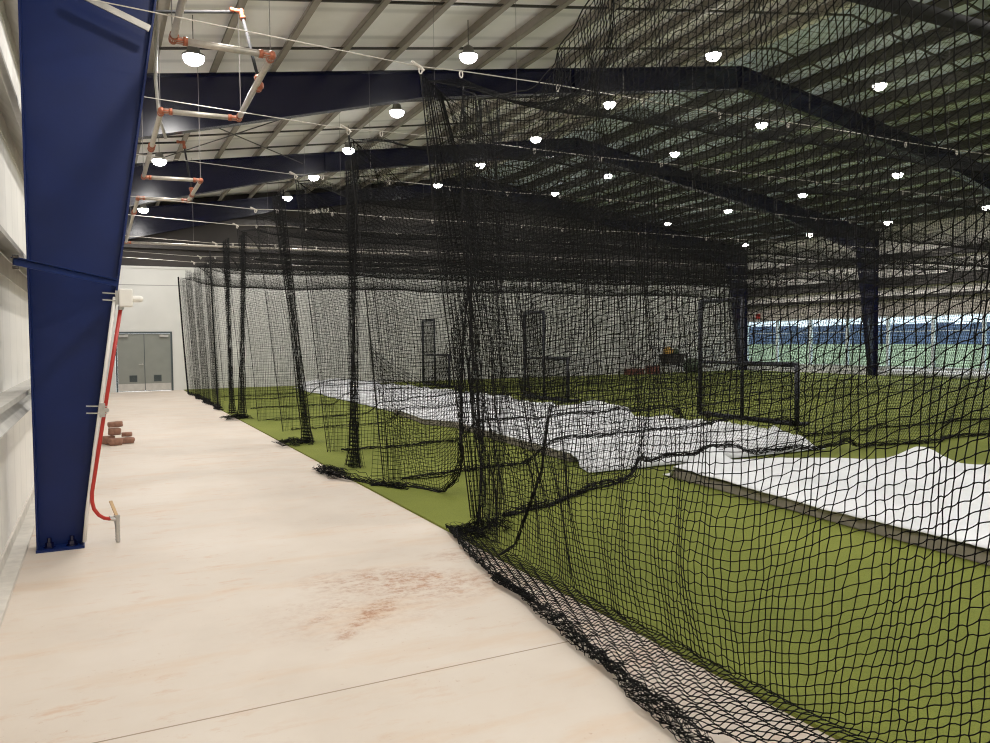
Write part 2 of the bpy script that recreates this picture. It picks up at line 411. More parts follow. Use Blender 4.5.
# maker's stencil on the end rafter (illegible in the photograph)
mk = MB()
for k in range(7):
    x = 7.62 + .115*k; z = 6.84 + .018*k
    mk.box(x, x+.075, 31.262, 31.27, z, z+.17 - .04*(k % 2))
mk.build('stencil_mark', M['white'], f4)
# strap from wall girt across the near column and bolts; grey angle at its top
sp = MB().bar((-.54, 6.72, 2.36), (.15, 7.50, 2.27), .012, .06).bar((-.54, 6.72, 2.385), (.15, 7.50, 2.295), .05, .008)
so = sp.build('girt_strap', M['blue'], f1)
for dz in (-.02, .02):
    MB().lathe((-.525, 6.70, 2.35+dz*2), [(.014,-.02),(.014,.02)], 6, 'x').build('strap_bolt', M['darksteel'], so)
MB().bar((-.10, 7.50, 4.68), (.47, 7.50, 4.47), .02, .055).build('angle_brace', M['galv'], f1)

# ------------------------------------------------------------------ door in the far wall
dr = bpy.data.objects.new('door_1', None); COL.objects.link(dr); dr['kind'] = 'structure'; dr.location = (1.49, YF, 0)
dx0, dx1 = .53, 2.455
fr_ = MB().box(dx0, dx0+.06, YF-.03, YF+.12, 0, 2.2).box(dx1-.06, dx1, YF-.03, YF+.12, 0, 2.2).box(dx0+.06, dx1-.06, YF-.03, YF+.12, 2.13, 2.2)
fr_.build('frame', M['doorframe'], dr)
mid = (dx0+dx1)/2
for s, (a, b) in enumerate(((dx0+.063, mid-.003), (mid+.003, dx1-.063))):
    lf = MB().box(a, b, YF+.01, YF+.055, .012, 2.127).build('leaf', M['doorgrey'], dr, bevel=.004)
    MB().box(a+.01, b-.01, YF+.004, YF+.010, .03, .29).build('kick_plate', M['kick'], lf)
    lv = MB(); lx = (a+b)/2 + (.06 if s == 0 else -.02)
    lv.box(lx-.13, lx+.13, YF+.003, YF+.010, .36, .60)
    for k in range(7): lv.bar((lx-.12, YF-.002, .385+k*.032), (lx+.12, YF-.002, .385+k*.032), .012, .008)
    lv.build('louvre', M['doorframe'], lf)
    cx = a+.22 if s == 0 else b-.22
    MB().box(cx-.15, cx+.15, YF-.06, YF+.006, 2.00, 2.07).bar((cx, YF-.05, 2.07), (cx+(.2 if s==0 else -.2), YF-.02, 2.12), .02, .012).build('door_closer', M['kick'], lf)
    if s == 0:
        MB().lathe((b-.07, YF-.01, 1.0), [(.03,-.015),(.03,.015)], 12, 'y').bar((b-.07, YF-.05, 1.0), (b-.20, YF-.05, 1.0), .022, .022).bar((b-.07, YF-.05, 1.0), (b-.07, YF, 1.0), .02, .02).build('lever_handle', M['chrome'], lf)
MB().box(mid-.012, mid+.012, YF+.002, YF+.009, .05, 2.12).build('astragal', M['doorframe'], dr)

# ------------------------------------------------------------------ windows along the right wall
wy = [31.45 - 2.1*k for k in range(12)]
for k in range(11):
    y1, y0 = wy[k], wy[k+1]
    w = MB()
    w.box(XE-.02, XE+.12, y0, y0+.05, ZS, ZH).box(XE-.02, XE+.12, y1-.05, y1, ZS, ZH)
    w.box(XE-.02, XE+.12, y0+.05, y1-.05, ZH-.06, ZH).box(XE-.02, XE+.12, y0+.05, y1-.05, ZS, ZS+.06)
    w.box(XE+.0, XE+.09, y0+.05, y1-.05, 1.93, 1.96)
    wo = struct('window_%d' % (k+1), w, M['winframe'])
    MB().box(XE+.04, XE+.05, y0+.05, y1-.05, ZS+.06, ZH-.06).build('pane', M['glass'], wo)
# outside
struct('lawn', MB().box(XE+.3, 420, -180, 330, -.4, -.12), M['lawn'])
hd = MB(); n_ = 90
for k in range(n_):
    y = -120 + 400*k/n_; h_ = 4.2 + 1.3*mnoise.noise((k*.6, 0, 0)) + .8*mnoise.noise((k*2.3, 5, 0))
    hd.add([(165, y, -.3), (165, y+400/n_+.3, -.3), (165, y+400/n_+.3, h_), (165, y, h_),
            (172, y, -.3), (172, y+400/n_+.3, -.3), (172, y+400/n_+.3, h_*1.05), (172, y, h_*1.05)],
           [(0,1,2,3), (7,6,5,4), (3,2,6,7), (0,3,7,4), (1,5,6,2)])
ho = hd.build('distant_treeline', M['hedge']); tag(ho, kind='stuff'); ho['label'] = 'dark bluish tree line beyond the lawn outside the windows'; ho['category'] = 'trees'

# ------------------------------------------------------------------ lights
lx = [1.46, 6.25, 12.15, 17.55, 23.6, 28.4]; ly = [13.35, 17.25, 21.15, 25.05, 28.95]
ords = ['first', 'second', 'third', 'fourth', 'fifth', 'sixth']; rows = ['nearest', 'second', 'third', 'fourth', 'farthest']
first = None
def lamp(x, y, z, w=88):
    d = bpy.data.lights.new('high_bay_lamp', 'AREA'); d.shape = 'DISK'; d.size = .42; d.energy = w; d.color = (1, .965, .915)
    d.spread = math.radians(172)
    o = bpy.data.objects.new('high_bay_lamp', d); COL.objects.link(o); o.location = (x, y, z-.155)
for j, y in enumerate(ly):
    for i, x in enumerate(lx):
        lamp(x, y, ztop(x)-.41)
        if (j == 0 and i >= 4): continue          # outside the frame
        lab = 'round glowing high bay light, %s from the left wall in the %s row of lights' % (ords[i], rows[j])
        loc = (x, y, ztop(x)-.40)
        if first is None:
            first = thing('high_bay_light', lab, 'ceiling light', loc, 'high bay lights under the roof')
            X, Y, Z = loc
            MB().lathe(loc, [(.17,.0),(.175,.012),(.17,.03),(.11,.05),(.09,.15),(.045,.18),(.03,.19)], 24).build('housing', M['fixture'], first, smooth=False)
            MB().lathe(loc, [(.02,-.13),(.085,-.12),(.135,-.085),(.16,-.035),(.165,.004)], 24).build('lens', M['lens'], first)
            MB().tube([(X,Y,Z+.19),(X,Y,Z+.75)], .008, 6).build('hanger_rod', M['darksteel'], first)
        else: dup(first, loc, lab)
for y in (9.25, 5.35, 1.45, -2.5):
    for x in lx: lamp(x, y, ztop(x)-.56)

w = bpy.data.worlds.new('world'); scene.world = w; w.use_nodes = True
bg = w.node_tree.nodes['Background']; bg.inputs['Color'].default_value = (.90, .96, 1, 1); bg.inputs['Strength'].default_value = 3.2

# ------------------------------------------------------------------ pipe run with orange fittings along the walkway wall
pr = thing('sprinkler_pipe', 'zigzag grey pipe run with orange fittings hung beside the left wall', 'pipe', (.75, 8, 4.55))
ZP = 4.55; A, B = .75, 1.65
path = [(.69,2.0),(.69,7.9),(1.59,7.93),(1.64,10.3),(A,10.35),(A,14.55),(B,14.45),(B,16.6),(A,16.65),(A,24.0),(9.0,24.0)]
def fitting(p, d1, d2, r=.041):
    p = Vector(p); m = MB()
    for d in (d1, d2):
        d = Vector(d).normalized()
        m.tube([p - d*.02, p + d*.11], r*.82, 10); m.tube([p + d*.085, p + d*.125], r, 10)
    m.lathe(p, [(.02,-r),(r*.9,-r*.6),(r,0),(r*.9,r*.6),(.02,r)], 10)
    m.build('fitting', M['fit'], pr, smooth=True)
for a, b in zip(path, path[1:]):
    MB().tube([(a[0],a[1],ZP),(b[0],b[1],ZP)], .033, 12).build('pipe_section', M['pipe'], pr, smooth=True)
for k in range(1, len(path)-1):
    p, a, b = path[k], path[k-1], path[k+1]
    fitting((p[0],p[1],ZP), (a[0]-p[0],a[1]-p[1],0), (b[0]-p[0],b[1]-p[1],0))
for (x, y) in ((.69,7.96),(1.6,8.05),(B,10.2),(A,10.5),(A,14.5),(B,14.5),(A,20.2),(2.5,24.0),(5.0,24.0)):
    MB().tube([(x,y,ZP),(x,y,zroof(x)-.05)], .0045, 6).build('hanger_rod', M['hang'], pr)
for (x0,y0), (x1,y1,z1), (x2,z2) in (((1.65,8.9),(1.57,9.5,5.55),(-.45,5.2)), ((1.65,15.85),(1.54,16.05,5.55),(-.45,5.3))):
    MB().tube([(x0,y0,ZP),(x1,y1,z1)], .018, 10).build('riser_pipe', M['blackpipe'], pr, smooth=True)
    MB().tube([(x1,y1,z1),(x2,y1,z2)], .018, 10).build('branch_pipe', M['blackpipe'], pr, smooth=True)
    fitting((x1,y1,z1), (x0-x1,y0-y1,ZP-z1), (-1,0,0), .032)
    fitting((x0,y0,ZP), (0,1,0), (x1-x0,y1-y0,z1-ZP), .042)
for y in (12.3, 18.5):
    fitting((A,y,ZP), (0,1,0), (0,-1,0), .05)
# a dark pipe under the ceiling crossing the upper right corner
MB().tube([(2.2,6.83,6.0),(30.2,6.83,6.0)], .10, 12).build('ceiling_main_pipe', M['blackpipe'], None, smooth=True)
o = bpy.data.objects['ceiling_main_pipe']; tag(o, 'thick dark pipe crossing the top right corner under the roof', 'pipe')
# bent grey conduit next to the near rafter end
cdt = MB().tube([(.82,11.9,6.5),(.82,11.9,6.0),(.80,11.9,5.4),(.84,12.0,4.9),(.92,12.0,4.62)], .022, 8)
tag(cdt.build('electrical_conduit', M['galv'], None, smooth=True), 'bent grey conduit dropping from the roof beside the orange pipe fittings', 'conduit')
# cross brace rods in the roof bay
for k, (a, b, lab) in enumerate((((.9,16.0,6.3),(5.4,22.9,6.9), 'thin dark brace rod running right and away under the left roof'),
                                 ((5.4,16.0,7.08),(.9,22.9,6.38), 'thin dark brace rod running left and away under the left roof'))):
    tag(MB().tube([a, b], .014, 6).build('brace_rod', M['darksteel']), lab, 'brace rod', 'roof brace rods')

# ------------------------------------------------------------------ red pipe, box and tap on the near column
rp = thing('red_standpipe', 'red pipe with white box clamped to the blue column edge', 'pipe', (.0, 7.56, 0))
yb = 7.53
pts = [(.178,yb,2.05),(.06,yb,1.35),(-.085,yb,.48),(-.088,yb,.40),(-.075,yb+.01,.33),(-.04,yb+.03,.27),(.0,yb+.05,.235),(.05,yb+.08,.215)]
MB().tube(pts, .016, 12).build('red_tube', M['red'], rp, smooth=True)
MB().box(.165, .275, yb-.06, yb+.05, 2.065, 2.22).lathe((.315,yb-.01,2.135), [(.012,-.06),(.03,-.045),(.03,.02),(.016,.045)], 12, 'x').build('white_box', M['white'], rp, bevel=.012)
MB().lathe((.18,yb,2.04), [(.022,0),(.022,.035)], 10).build('nipple', M['chrome'], rp)
MB().tube([(.135,yb,2.15),(.02,yb,1.35),(-.055,yb,.85),(-.13,yb+.02,.3),(-.155,yb+.03,.05)], .015, 8).build('white_conduit', M['white'], rp, smooth=True)
for zc, xc in ((2.145,.15),(1.18,.0)):
    cl = MB()
    for dz in (-.03, .03): cl.bar((xc-.11, yb-.012, zc+dz+.01), (xc+.05, yb-.012, zc+dz), .012, .010)
    cl.box(xc-.01, xc+.035, yb-.02, yb+.02, zc-.06, zc+.06).lathe((xc+.045,yb-.03,zc), [(.02,-.014),(.02,.014)], 8, 'y')
    cl.build('clamp', M['chrome'], rp)
tp = MB().tube([(.04,yb+.08,.22),(.10,yb+.10,.205)], .021, 8).tube([(.10,yb+.10,.24),(.103,yb+.1,.12),(.105,yb+.1,.0)], [.026,.019,.017], 10)
for k in range(6): tp.lathe((.104,yb+.1,.02+.025*k), [(.021,0),(.021,.012)], 10)
tp.build('tap', M['chrome'], rp)
MB().bar((.10,yb+.10,.235), (.055,yb+.16,.36), .03, .008).build('tap_handle', mat('tap_tan', srgb(200,165,120), .5, var=.1), rp)

# ------------------------------------------------------------------ pile of broken bricks on the walkway
def rock(name, loc, size, rot, label, seed):
    import bmesh
    bm = bmesh.new(); bmesh.ops.create_cube(bm, size=1)
    bmesh.ops.subdivide_edges(bm, edges=bm.edges[:], cuts=4, use_grid_fill=True)
    for v in bm.verts:
        n = mnoise.noise_vector(Vector(v.co)*2.2 + Vector((seed*3.1, 0, 0)))
        p = v.co.copy(); q = p.normalized()*.62
        v.co = (p*.68 + q*.32 + n*.07) 
        v.co = Vector((v.co.x*size[0], v.co.y*size[1], v.co.z*size[2]))
    zmin = min((Matrix.Rotation(rot[1], 4, 'Y') @ v.co).z for v in bm.verts)
    me = bpy.data.meshes.new(name); bm.to_mesh(me); bm.free(); me.materials.append(M['brick'])
    me.polygons.foreach_set('use_smooth', [True]*len(me.polygons))
    o = bpy.data.objects.new(name, me); COL.objects.link(o)
    o.location = (loc[0], loc[1], loc[2] - zmin); o.rotation_euler = (0, rot[1], rot[0])
    tag(o, label, 'brick', 'broken bricks heaped on the concrete')
    return o.location.z + max((Matrix.Rotation(rot[1], 4, 'Y') @ v.co).z for v in me.vertices) + .004
t1 = rock('broken_brick', (.105,15.24,0), (.18,.17,.14), (.4,0), 'red brown broken brick at the left end of the small heap', 1)
rock('broken_brick', (.215,15.00,0), (.21,.13,.12), (.1,0), 'flat red brown brick lying in front of the heap', 2)
t3 = rock('broken_brick', (.385,15.20,0), (.26,.15,.10), (.1,.02), 'long flat brick at the bottom right of the heap', 3)
rock('broken_brick', (.40,15.25,t3), (.16,.13,.075), (-.2,0), 'small brick resting on the long flat brick', 4)
t5 = rock('broken_brick', (.205,15.22,max(t1,t3)), (.19,.16,.12), (.2,0), 'round brick lump in the middle of the heap', 5)
rock('broken_brick', (.22,15.24,t5), (.23,.15,.095), (.15,-.03), 'pale topped brick on top of the heap', 6)

# ------------------------------------------------------------------ tarps on low mats
def fbm(x, y, s=1., seed=0.):
    return mnoise.fractal(Vector((x*s, y*s, seed)), .9, 2.1, 5)
def edges1(v):    # tarp 1 : v 0 = near, 1 = far
    y = .6 + v*7.2
    return (np.interp(y, [.6, 3.4, 7.8], [5.5, 5.82, 6.28]), np.interp(y, [.6, 5.6, 6.3, 7.1, 7.8], [11.2, 10.0, 9.5, 8.8, 7.5]), y)
def edges2(v):
    y = 8.35 + v*21.6
    return (np.interp(y, [8.35, 9.3, 14.2, 15.0, 18, 29.9], [5.55, 5.85, 6.27, 5.9, 6.3, 6.5]) + (.03 if y < 17 else .12)*fbm(0, y, .8, 3), np.interp(y, [8.35, 9.2, 14.8, 21, 27.7, 29.9], [9.9, 10.1, 9.7, 9.9, 9.3, 8.8]) + .25*fbm(0, y, .7, 8), y)
def h1(x, y):
    z = .175 + .02*fbm(x, y, .9, 1)
    z += .22*math.exp(-((x-9.2)**2/.10 + (y-6.35)**2/.06)) + .20*math.exp(-((x-6.85)**2/.05 + (y-7.55)**2/.03))
    return z
def h2(x, y):
    r = 1 - abs(fbm(x, y, .9, 4)); r2 = 1 - abs(fbm(x*1.3, y*.8, 2.0, 9))
    z = .15 + .20*max(0, r-.55) + .16*max(0, r2-.6) + .05*fbm(x, y, 1.5, 2)
    k = min(1, max(0, (x-6.3)/1.2)); z += .01*k
    z += .24*math.exp(-((x-9.1)**2/.2 + (y-13.6)**2/.4)) + .16*math.exp(-((x-8.2)**2/.2 + (y-17.2)**2/.5))
    z += .14*math.exp(-((x-9.0)**2/.12 + (y-9.6)**2/.3)) + .18*math.exp(-((x-7.4)**2/.3 + (y-27)**2/3))
    return z
def tarp(name, edges, hf, nu, nv, label, drop):
    m = MB(); vs = []
    for j in range(nv+1):
        for i in range(nu+1):
            xa, xb, y = edges(j/nv); u = i/nu; x = xa + (xb-xa)*u
            z = hf(x, y)
            e = min(u, 1-u)*(xb-xa); e2 = min(j/nv, 1-j/nv)*30
            ee = min(e, e2)
            if u > .5 or j > nv*.97 or j < nv*.03:
                k = max(0, 1-ee/.35); z = z*(1-k) + .045*k
            elif e < .10: z -= drop*(1-e/.10)
            if u <= .5 and y < 17.6 and y > 8.9 and edges is edges2 and e < .5: z = z*(e/.5)**1.5 + .148*(1-(e/.5)**1.5)
            if u <= .5 and y > 17.6 and e < .30: z = z*(e/.30) + .045*(1-e/.30)
            vs.append((x + .03*fbm(x, y, 3, 7), y + .03*fbm(x, y, 3, 11), max(z, .045)))
    n = nu+1
    m.add(vs, [(j*n+i, j*n+i+1, (j+1)*n+i+1, (j+1)*n+i) for j in range(nv) for i in range(nu)])
    o = m.build(name, M['tarp'], None, smooth=True)
    tag(o, label, 'tarp', 'white tarps on the turf')
    sd = o.modifiers.new('s', 'SOLIDIFY'); sd.thickness = .006
    return o
tarp('white_tarp', edges1, h1, 60, 90, 'smooth white tarp spread on the nearest low mat', .02)
tarp('white_tarp', edges2, h2, 60, 260, 'long crumpled white tarp running back to the far wall', .03)
p1 = MB().prism([(5.53, .7), (9.2, .7), (8.6, 5.6), (7.6, 7.0), (6.30, 7.65), (5.86, 3.4)], 'z', .024, .125)
tag(p1.build('floor_mat', M['mat'], bevel=.01), 'grey brown edged mat under the smooth near tarp', 'mat')
p2 = MB().prism([(5.86, 9.3), (9.0, 9.3), (9.2, 17.7), (6.24, 17.7), (5.93, 15.0), (6.24, 14.2)], 'z', .024, .13)
tag(p2.build('floor_mat', M['mat'], bevel=.01), 'grey brown edged mat under the long crumpled tarp', 'mat')
GX0, GY0, GST = 4.6, 0.0, .12
_gx = np.arange(GX0, 12.4, GST); _gy = np.arange(GY0, 31, GST)
_gz = np.zeros((len(_gx), len(_gy)))
for _j, _y in enumerate(_gy):
    for _e, _h, _ya, _yb in ((edges1, h1, .5, 7.8), (edges2, h2, 8.3, 30.2)):
        if _ya <= _y <= _yb:
            _v = (_y-.6)/7.2 if _e is edges1 else (_y-8.35)/21.6
            _a, _b, _ = _e(min(1, max(0, _v)))
            for _i, _x in enumerate(_gx):
                if _a-.3 <= _x <= _b+.3: _gz[_i, _j] = max(_gz[_i, _j], min(_h(_x, _y), .36)+.07)
_p = np.pad(_gz, 2, mode='edge')
_gz = np.max([_p[2+i:2+i+_gz.shape[0], 2+j:2+j+_gz.shape[1]] for i in (-1,0,1) for j in (-1,0,1)], axis=0)
_p = np.pad(_gz, 2, mode='edge')
_gs = np.mean([_p[2+i:2+i+_gz.shape[0], 2+j:2+j+_gz.shape[1]] for i in (-2,-1,0,1,2) for j in (-2,-1,0,1,2)], axis=0)
_gz = np.where(_gz > .05, np.maximum(_gz, _gs), _gs)
def gh(X, Y):
    """height of the ground for cloth lying on it"""
    X = np.asarray(X, float); Y = np.asarray(Y, float)
    u = np.clip((X-GX0)/GST, 0, len(_gx)-1.001); v = np.clip((Y-GY0)/GST, 0, len(_gy)-1.001)
    i = u.astype(int); j = v.astype(int); fu = u-i; fv = v-j
    z = (_gz[i,j]*(1-fu)+_gz[i+1,j]*fu)*(1-fv) + (_gz[i,j+1]*(1-fu)+_gz[i+1,j+1]*fu)*fv
    return np.maximum(z, .03)

# ------------------------------------------------------------------ netting
def poly_tubes(P, r, n=3, closed_caps=False):
    """P (m,k,3) polylines -> verts, quads of thin tubes"""
    m, k, _ = P.shape
    T = np.empty_like(P); T[:,1:-1] = P[:,2:]-P[:,:-2]; T[:,0] = P[:,1]-P[:,0]; T[:,-1] = P[:,-1]-P[:,-2]
    T /= np.maximum(np.linalg.norm(T, axis=2, keepdims=True), 1e-9)
    ref = np.array([.37, .61, .70]); A_ = np.cross(T, ref); A_ /= np.maximum(np.linalg.norm(A_, axis=2, keepdims=True), 1e-6)
    B_ = np.cross(T, A_)
    ang = 2*np.pi*np.arange(n)/n
    V = P[:,:,None,:] + r*(np.cos(ang)[None,None,:,None]*A_[:,:,None,:] + np.sin(ang)[None,None,:,None]*B_[:,:,None,:])
    idx = np.arange(m*k*n).reshape(m, k, n); nx = np.roll(idx, -1, axis=2)
    F = np.stack([idx[:,:-1], nx[:,:-1], nx[:,1:], idx[:,1:]], axis=-1).reshape(-1, 4)
    return V.reshape(-1, 3), F
def np_obj(name, parts, m, parent=None, smooth=False):
    vs, fs, b = [], [], 0
    for v, f in parts: vs.append(v); fs.append(f+b); b += len(v)
    V = np.concatenate(vs).astype(np.float32); F = np.concatenate(fs).astype(np.int32)
    me = bpy.data.meshes.new(name); me.vertices.add(len(V)); me.vertices.foreach_set('co', V.ravel())
    k = F.shape[1]
    me.loops.add(F.size); me.loops.foreach_set('vertex_index', F.ravel())
    me.polygons.add(len(F)); me.polygons.foreach_set('loop_start', np.arange(0, F.size, k, dtype=np.int32))
    me.update(calc_edges=True); me.materials.append(m)
    if smooth: me.polygons.foreach_set('use_smooth', np.ones(len(F), bool))
    o = bpy.data.objects.new(name, me); COL.objects.link(o)
    if parent is not None: o.parent = parent; o.matrix_parent_inverse = Matrix.Translation(-Vector(parent.location))
    return o
def net_parts(F, sth, tth, ssm, tsm, r, n=3, edge_r=None):
    """threads at constant s (sth) sampled along tsm, and at constant t (tth) sampled along ssm; F(S,T)->(...,3)"""
    S, T = np.meshgrid(sth, tsm, indexing='ij'); p1 = poly_tubes(F(S, T), r, n)
    T2, S2 = np.meshgrid(tth, ssm, indexing='ij'); p2 = poly_tubes(F(S2, T2), r, n)
    return [p1, p2]
PIT = .050
def rope_parts(P, rad, strands=9, r=.005, twist=6., seed=0):
    """a rope-like bunch of loose strands following polyline P (k,3)"""
    P = np.asarray(P, float); d = np.concatenate([[0], np.cumsum(np.linalg.norm(np.diff(P, axis=0), axis=1))])
    u = np.arange(0, d[-1], .05); Q = np.stack([np.interp(u, d, P[:,i]) for i in range(3)], 1)
    T = np.gradient(Q, axis=0); T /= np.linalg.norm(T, axis=1, keepdims=True) + 1e-9
    a = np.cross(T, [0,0,1.]); a /= np.linalg.norm(a, axis=1, keepdims=True) + 1e-6; b = np.cross(a, T)
    g = np.random.default_rng(seed); out = []
    for k in range(strands):
        ph = g.uniform(0, 6.28); rr = rad*(.35 + .65*g.uniform())*(1 + .45*np.sin(u*g.uniform(2, 7) + ph*2))
        w = twist*g.uniform(-1, 1)
        j = g.normal(0, rad*.22, (len(u), 3))
        out.append(Q + a*(rr*np.cos(w*u+ph))[:,None] + b*(rr*np.sin(w*u+ph))[:,None] + j)
    A_ = np.stack(out); A_[:,:,2] = np.maximum(A_[:,:,2], .028)
    return poly_tubes(A_, r, 4)
def crumple_parts(cx, cy, sx, sy, h, rest=(1.6, 1.0), seed=0, r=.0022, rot=0.):
    """a heap of net collapsed on the floor"""
    g = np.random.default_rng(seed); ph = g.uniform(0, 6.28, 8)
    def F(S, T):
        u = S/rest[0]*2-1; v = T/rest[1]*2-1
        X = sx*(u*.75 + .22*np.sin(S*19+ph[0]+3*v) + .10*np.sin(S*41+T*13+ph[1])); Y = sy*(v*.75 + .22*np.sin(T*23+ph[2]+4*u) + .10*np.sin(T*37+S*17+ph[3]))
        e = np.clip(1 - (u**2+v**2)*.55, 0, 1)
        Z = .032 + h*e*(.5+.28*np.sin(S*27+ph[4]) + .22*np.sin(T*31+S*9+ph[5]))
        c, s_ = math.cos(rot), math.sin(rot)
        return np.stack([cx + X*c - Y*s_, cy + X*s_ + Y*c, Z], -1)
    s = np.arange(0, rest[0], PIT); t = np.arange(0, rest[1], PIT)
    return net_parts(F, s, t, np.arange(0, rest[0], PIT/2), np.arange(0, rest[1], PIT/2), r)

CZ = 4.27                                          # cable height
CY = [6.85, 9.2, 12.0, 15.4, 17.6, 21.0, 24.4, 26.1]
DX0 = 2.72; DXE = 27.0
names = ['nearest', 'second nearest', 'third nearest', 'fourth nearest', 'fourth farthest', 'third farthest', 'second farthest', 'farthest']
def divider(i, Y0):
    g = np.random.default_rng(20+i); ph = g.uniform(0, 6.28, 8); DXE = 11.3 if i == 2 else 27.0; dx0 = 3.0 if i >= 5 else DX0
    gat = (2.4, .9, .8, .7, .6, .6, .6, .6)[i]; gw = (.58, .45, .42, .4, .36, .36, .36, .36)[i]; Ltot = gat + (DXE-dx0-gw)
    slant = (.45, .35, .42, .4, .35, .3, .3, .25)[i]; drift = (1.3, .5, .4, .3, .3, .3, .2, .2)[i]
    def F(S, T):
        f = np.clip(S/gat, 0, 1); gathered = S < gat
        wid = (.35 + .65*np.sin(np.clip((1-T)*1.6, 0, 1)*PI/2))*(.5 + .5*np.clip(T/.35, 0, 1))          # narrow at the cable, fuller below
        x = np.where(gathered, gw*wid*(f**1.1), gw*wid + (S-gat)*(1 + (gw*(1-wid))/(Ltot-gat)))
        X = dx0 + x + slant*(1-T)*np.clip(1 - (S-gat)/4, 0, 1)
        fold = np.where(gathered, (1-f)*.075*wid*np.sin(S*2*PI/.27 + ph[0] + .8*np.sin(T*5)), 0)
        wr = .045*np.sin(X*2.3+T*2+ph[1]) + .03*np.sin(X*5.1-T*3+ph[2]) + .02*np.sin(X*11+ph[3]+T*2)
        Y = Y0 + fold + wr*(.25+.75*(1-T)) + drift*(1-T)**1.5*(np.clip((X-3.6)/3.2, 0, 1)**2*(3-2*np.clip((X-3.6)/3.2, 0, 1)) if i == 0 else np.clip((X-3.2)/9, 0, 1))
        sc = .10*np.abs(np.sin(PI*(X-dx0-.4)/1.066))**1.3 + .02*np.sin(X*3+ph[4])
        sag = .50*np.exp(-((X-dx0-.95)/.75)**2)*(1 if i < 3 else .6)     # swag beside the gathered end
        zt = CZ - .085 + .008*np.exp(-(X-dx0)/.12) - (sc + sag)*(1-np.exp(-np.clip(X-dx0, 0, 9)/.22))*np.clip(T*1.3, 0, 1)
        gz = gh(X, Y)
        Z = gz + T*(zt-gz)
        return np.stack([X, Y, Z], -1)
    pit = (.050, .056, .058, .075)[min(i, 3)]
    sth = np.concatenate([np.arange(0, gat, pit), np.arange(gat, Ltot, pit)])
    tth = np.arange(.006, 1.0001, pit/CZ)
    ssm = np.concatenate([np.arange(0, gat, .035), np.arange(gat, 7, .09), np.arange(7, Ltot+.2, .22)]); tsm = np.linspace(0, 1, 17)
    t = thing('divider_net', 'black mesh divider, %s of those hung across the hall from cables' % names[i], 'net', (dx0, Y0, 0), 'black cage divider nets')
    np_obj('mesh_sheet', net_parts(F, sth, tth, ssm, tsm, (.0029, .0034, .0030, .0024)[min(i, 3)]), M['net'], t)
    S = np.arange(0, Ltot, .15); P = F(S, np.zeros_like(S)); P[:,2] += .025
    P[:,1] += .06*np.sin(P[:,0]*3+ph[5]) 
    np_obj('bottom_bunch', [rope_parts(P[int(gat/.15):], .034 if i == 0 else .028, 12 if i == 0 else 8 if i < 3 else 5, .005, seed=i)], M['rope'], t)
    # border cord on the gathered edge and at the top
    Tt = np.linspace(0, 1, 40); np_obj('border_cord', [poly_tubes(F(np.zeros((1,40)), Tt[None]), .007, 5)], M['rope'], t); np_obj('top_cord', [poly_tubes(F(ssm[None], np.ones((1,len(ssm)))), .005, 5)], M['rope'], t)
    return t
for i, y in enumerate(CY): divider(i, y)

# steel cables with clips
def cable(i, y):
    t = thing('steel_cable', 'thin steel cable with snap clips over the %s divider net' % names[i] , 'cable', (0, y, CZ), 'steel cables across the hall')
    pts = [(-.55, y, CZ+.14), (DX0, y, CZ)]
    for k in range(24): pts.append((DX0+.41+1.066*k, y, CZ+.012*math.sin(k*1.7)+.02))
    pts.append((30.2, y, CZ+.12))
    MB().tube(pts, .0045 if i < 3 else .006, 6).build('wire', M['wire'], t)
    for k in range(-1, 24):
        x = DX0+.41+1.066*k if k >= 0 else DX0
        zz = pts[k+2][2] if k >= 0 else CZ
        c = MB(); ring = [(x+.016*math.cos(a), y+.003, zz-.03+.034*math.sin(a)) for a in np.linspace(0, 2*PI, 11)]
        c.tube(ring, .0065 if i < 3 else .009, 5, caps=False)
        if k < 0: c.tube([(x-.09, y, zz+.035), (x, y, zz-.005), (x+.03, y, zz-.035)], .014, 6)
        c.build('snap_clip', M['wire'], t)
    for x in (5.0, 10.4, 16.2, 22.0):
        MB().tube([(x, y, CZ), (x, y, zroof(x)-.2)], .003, 5).build('hanger_wire', M['hang'], t)
for i, y in enumerate(CY): cable(i, y)

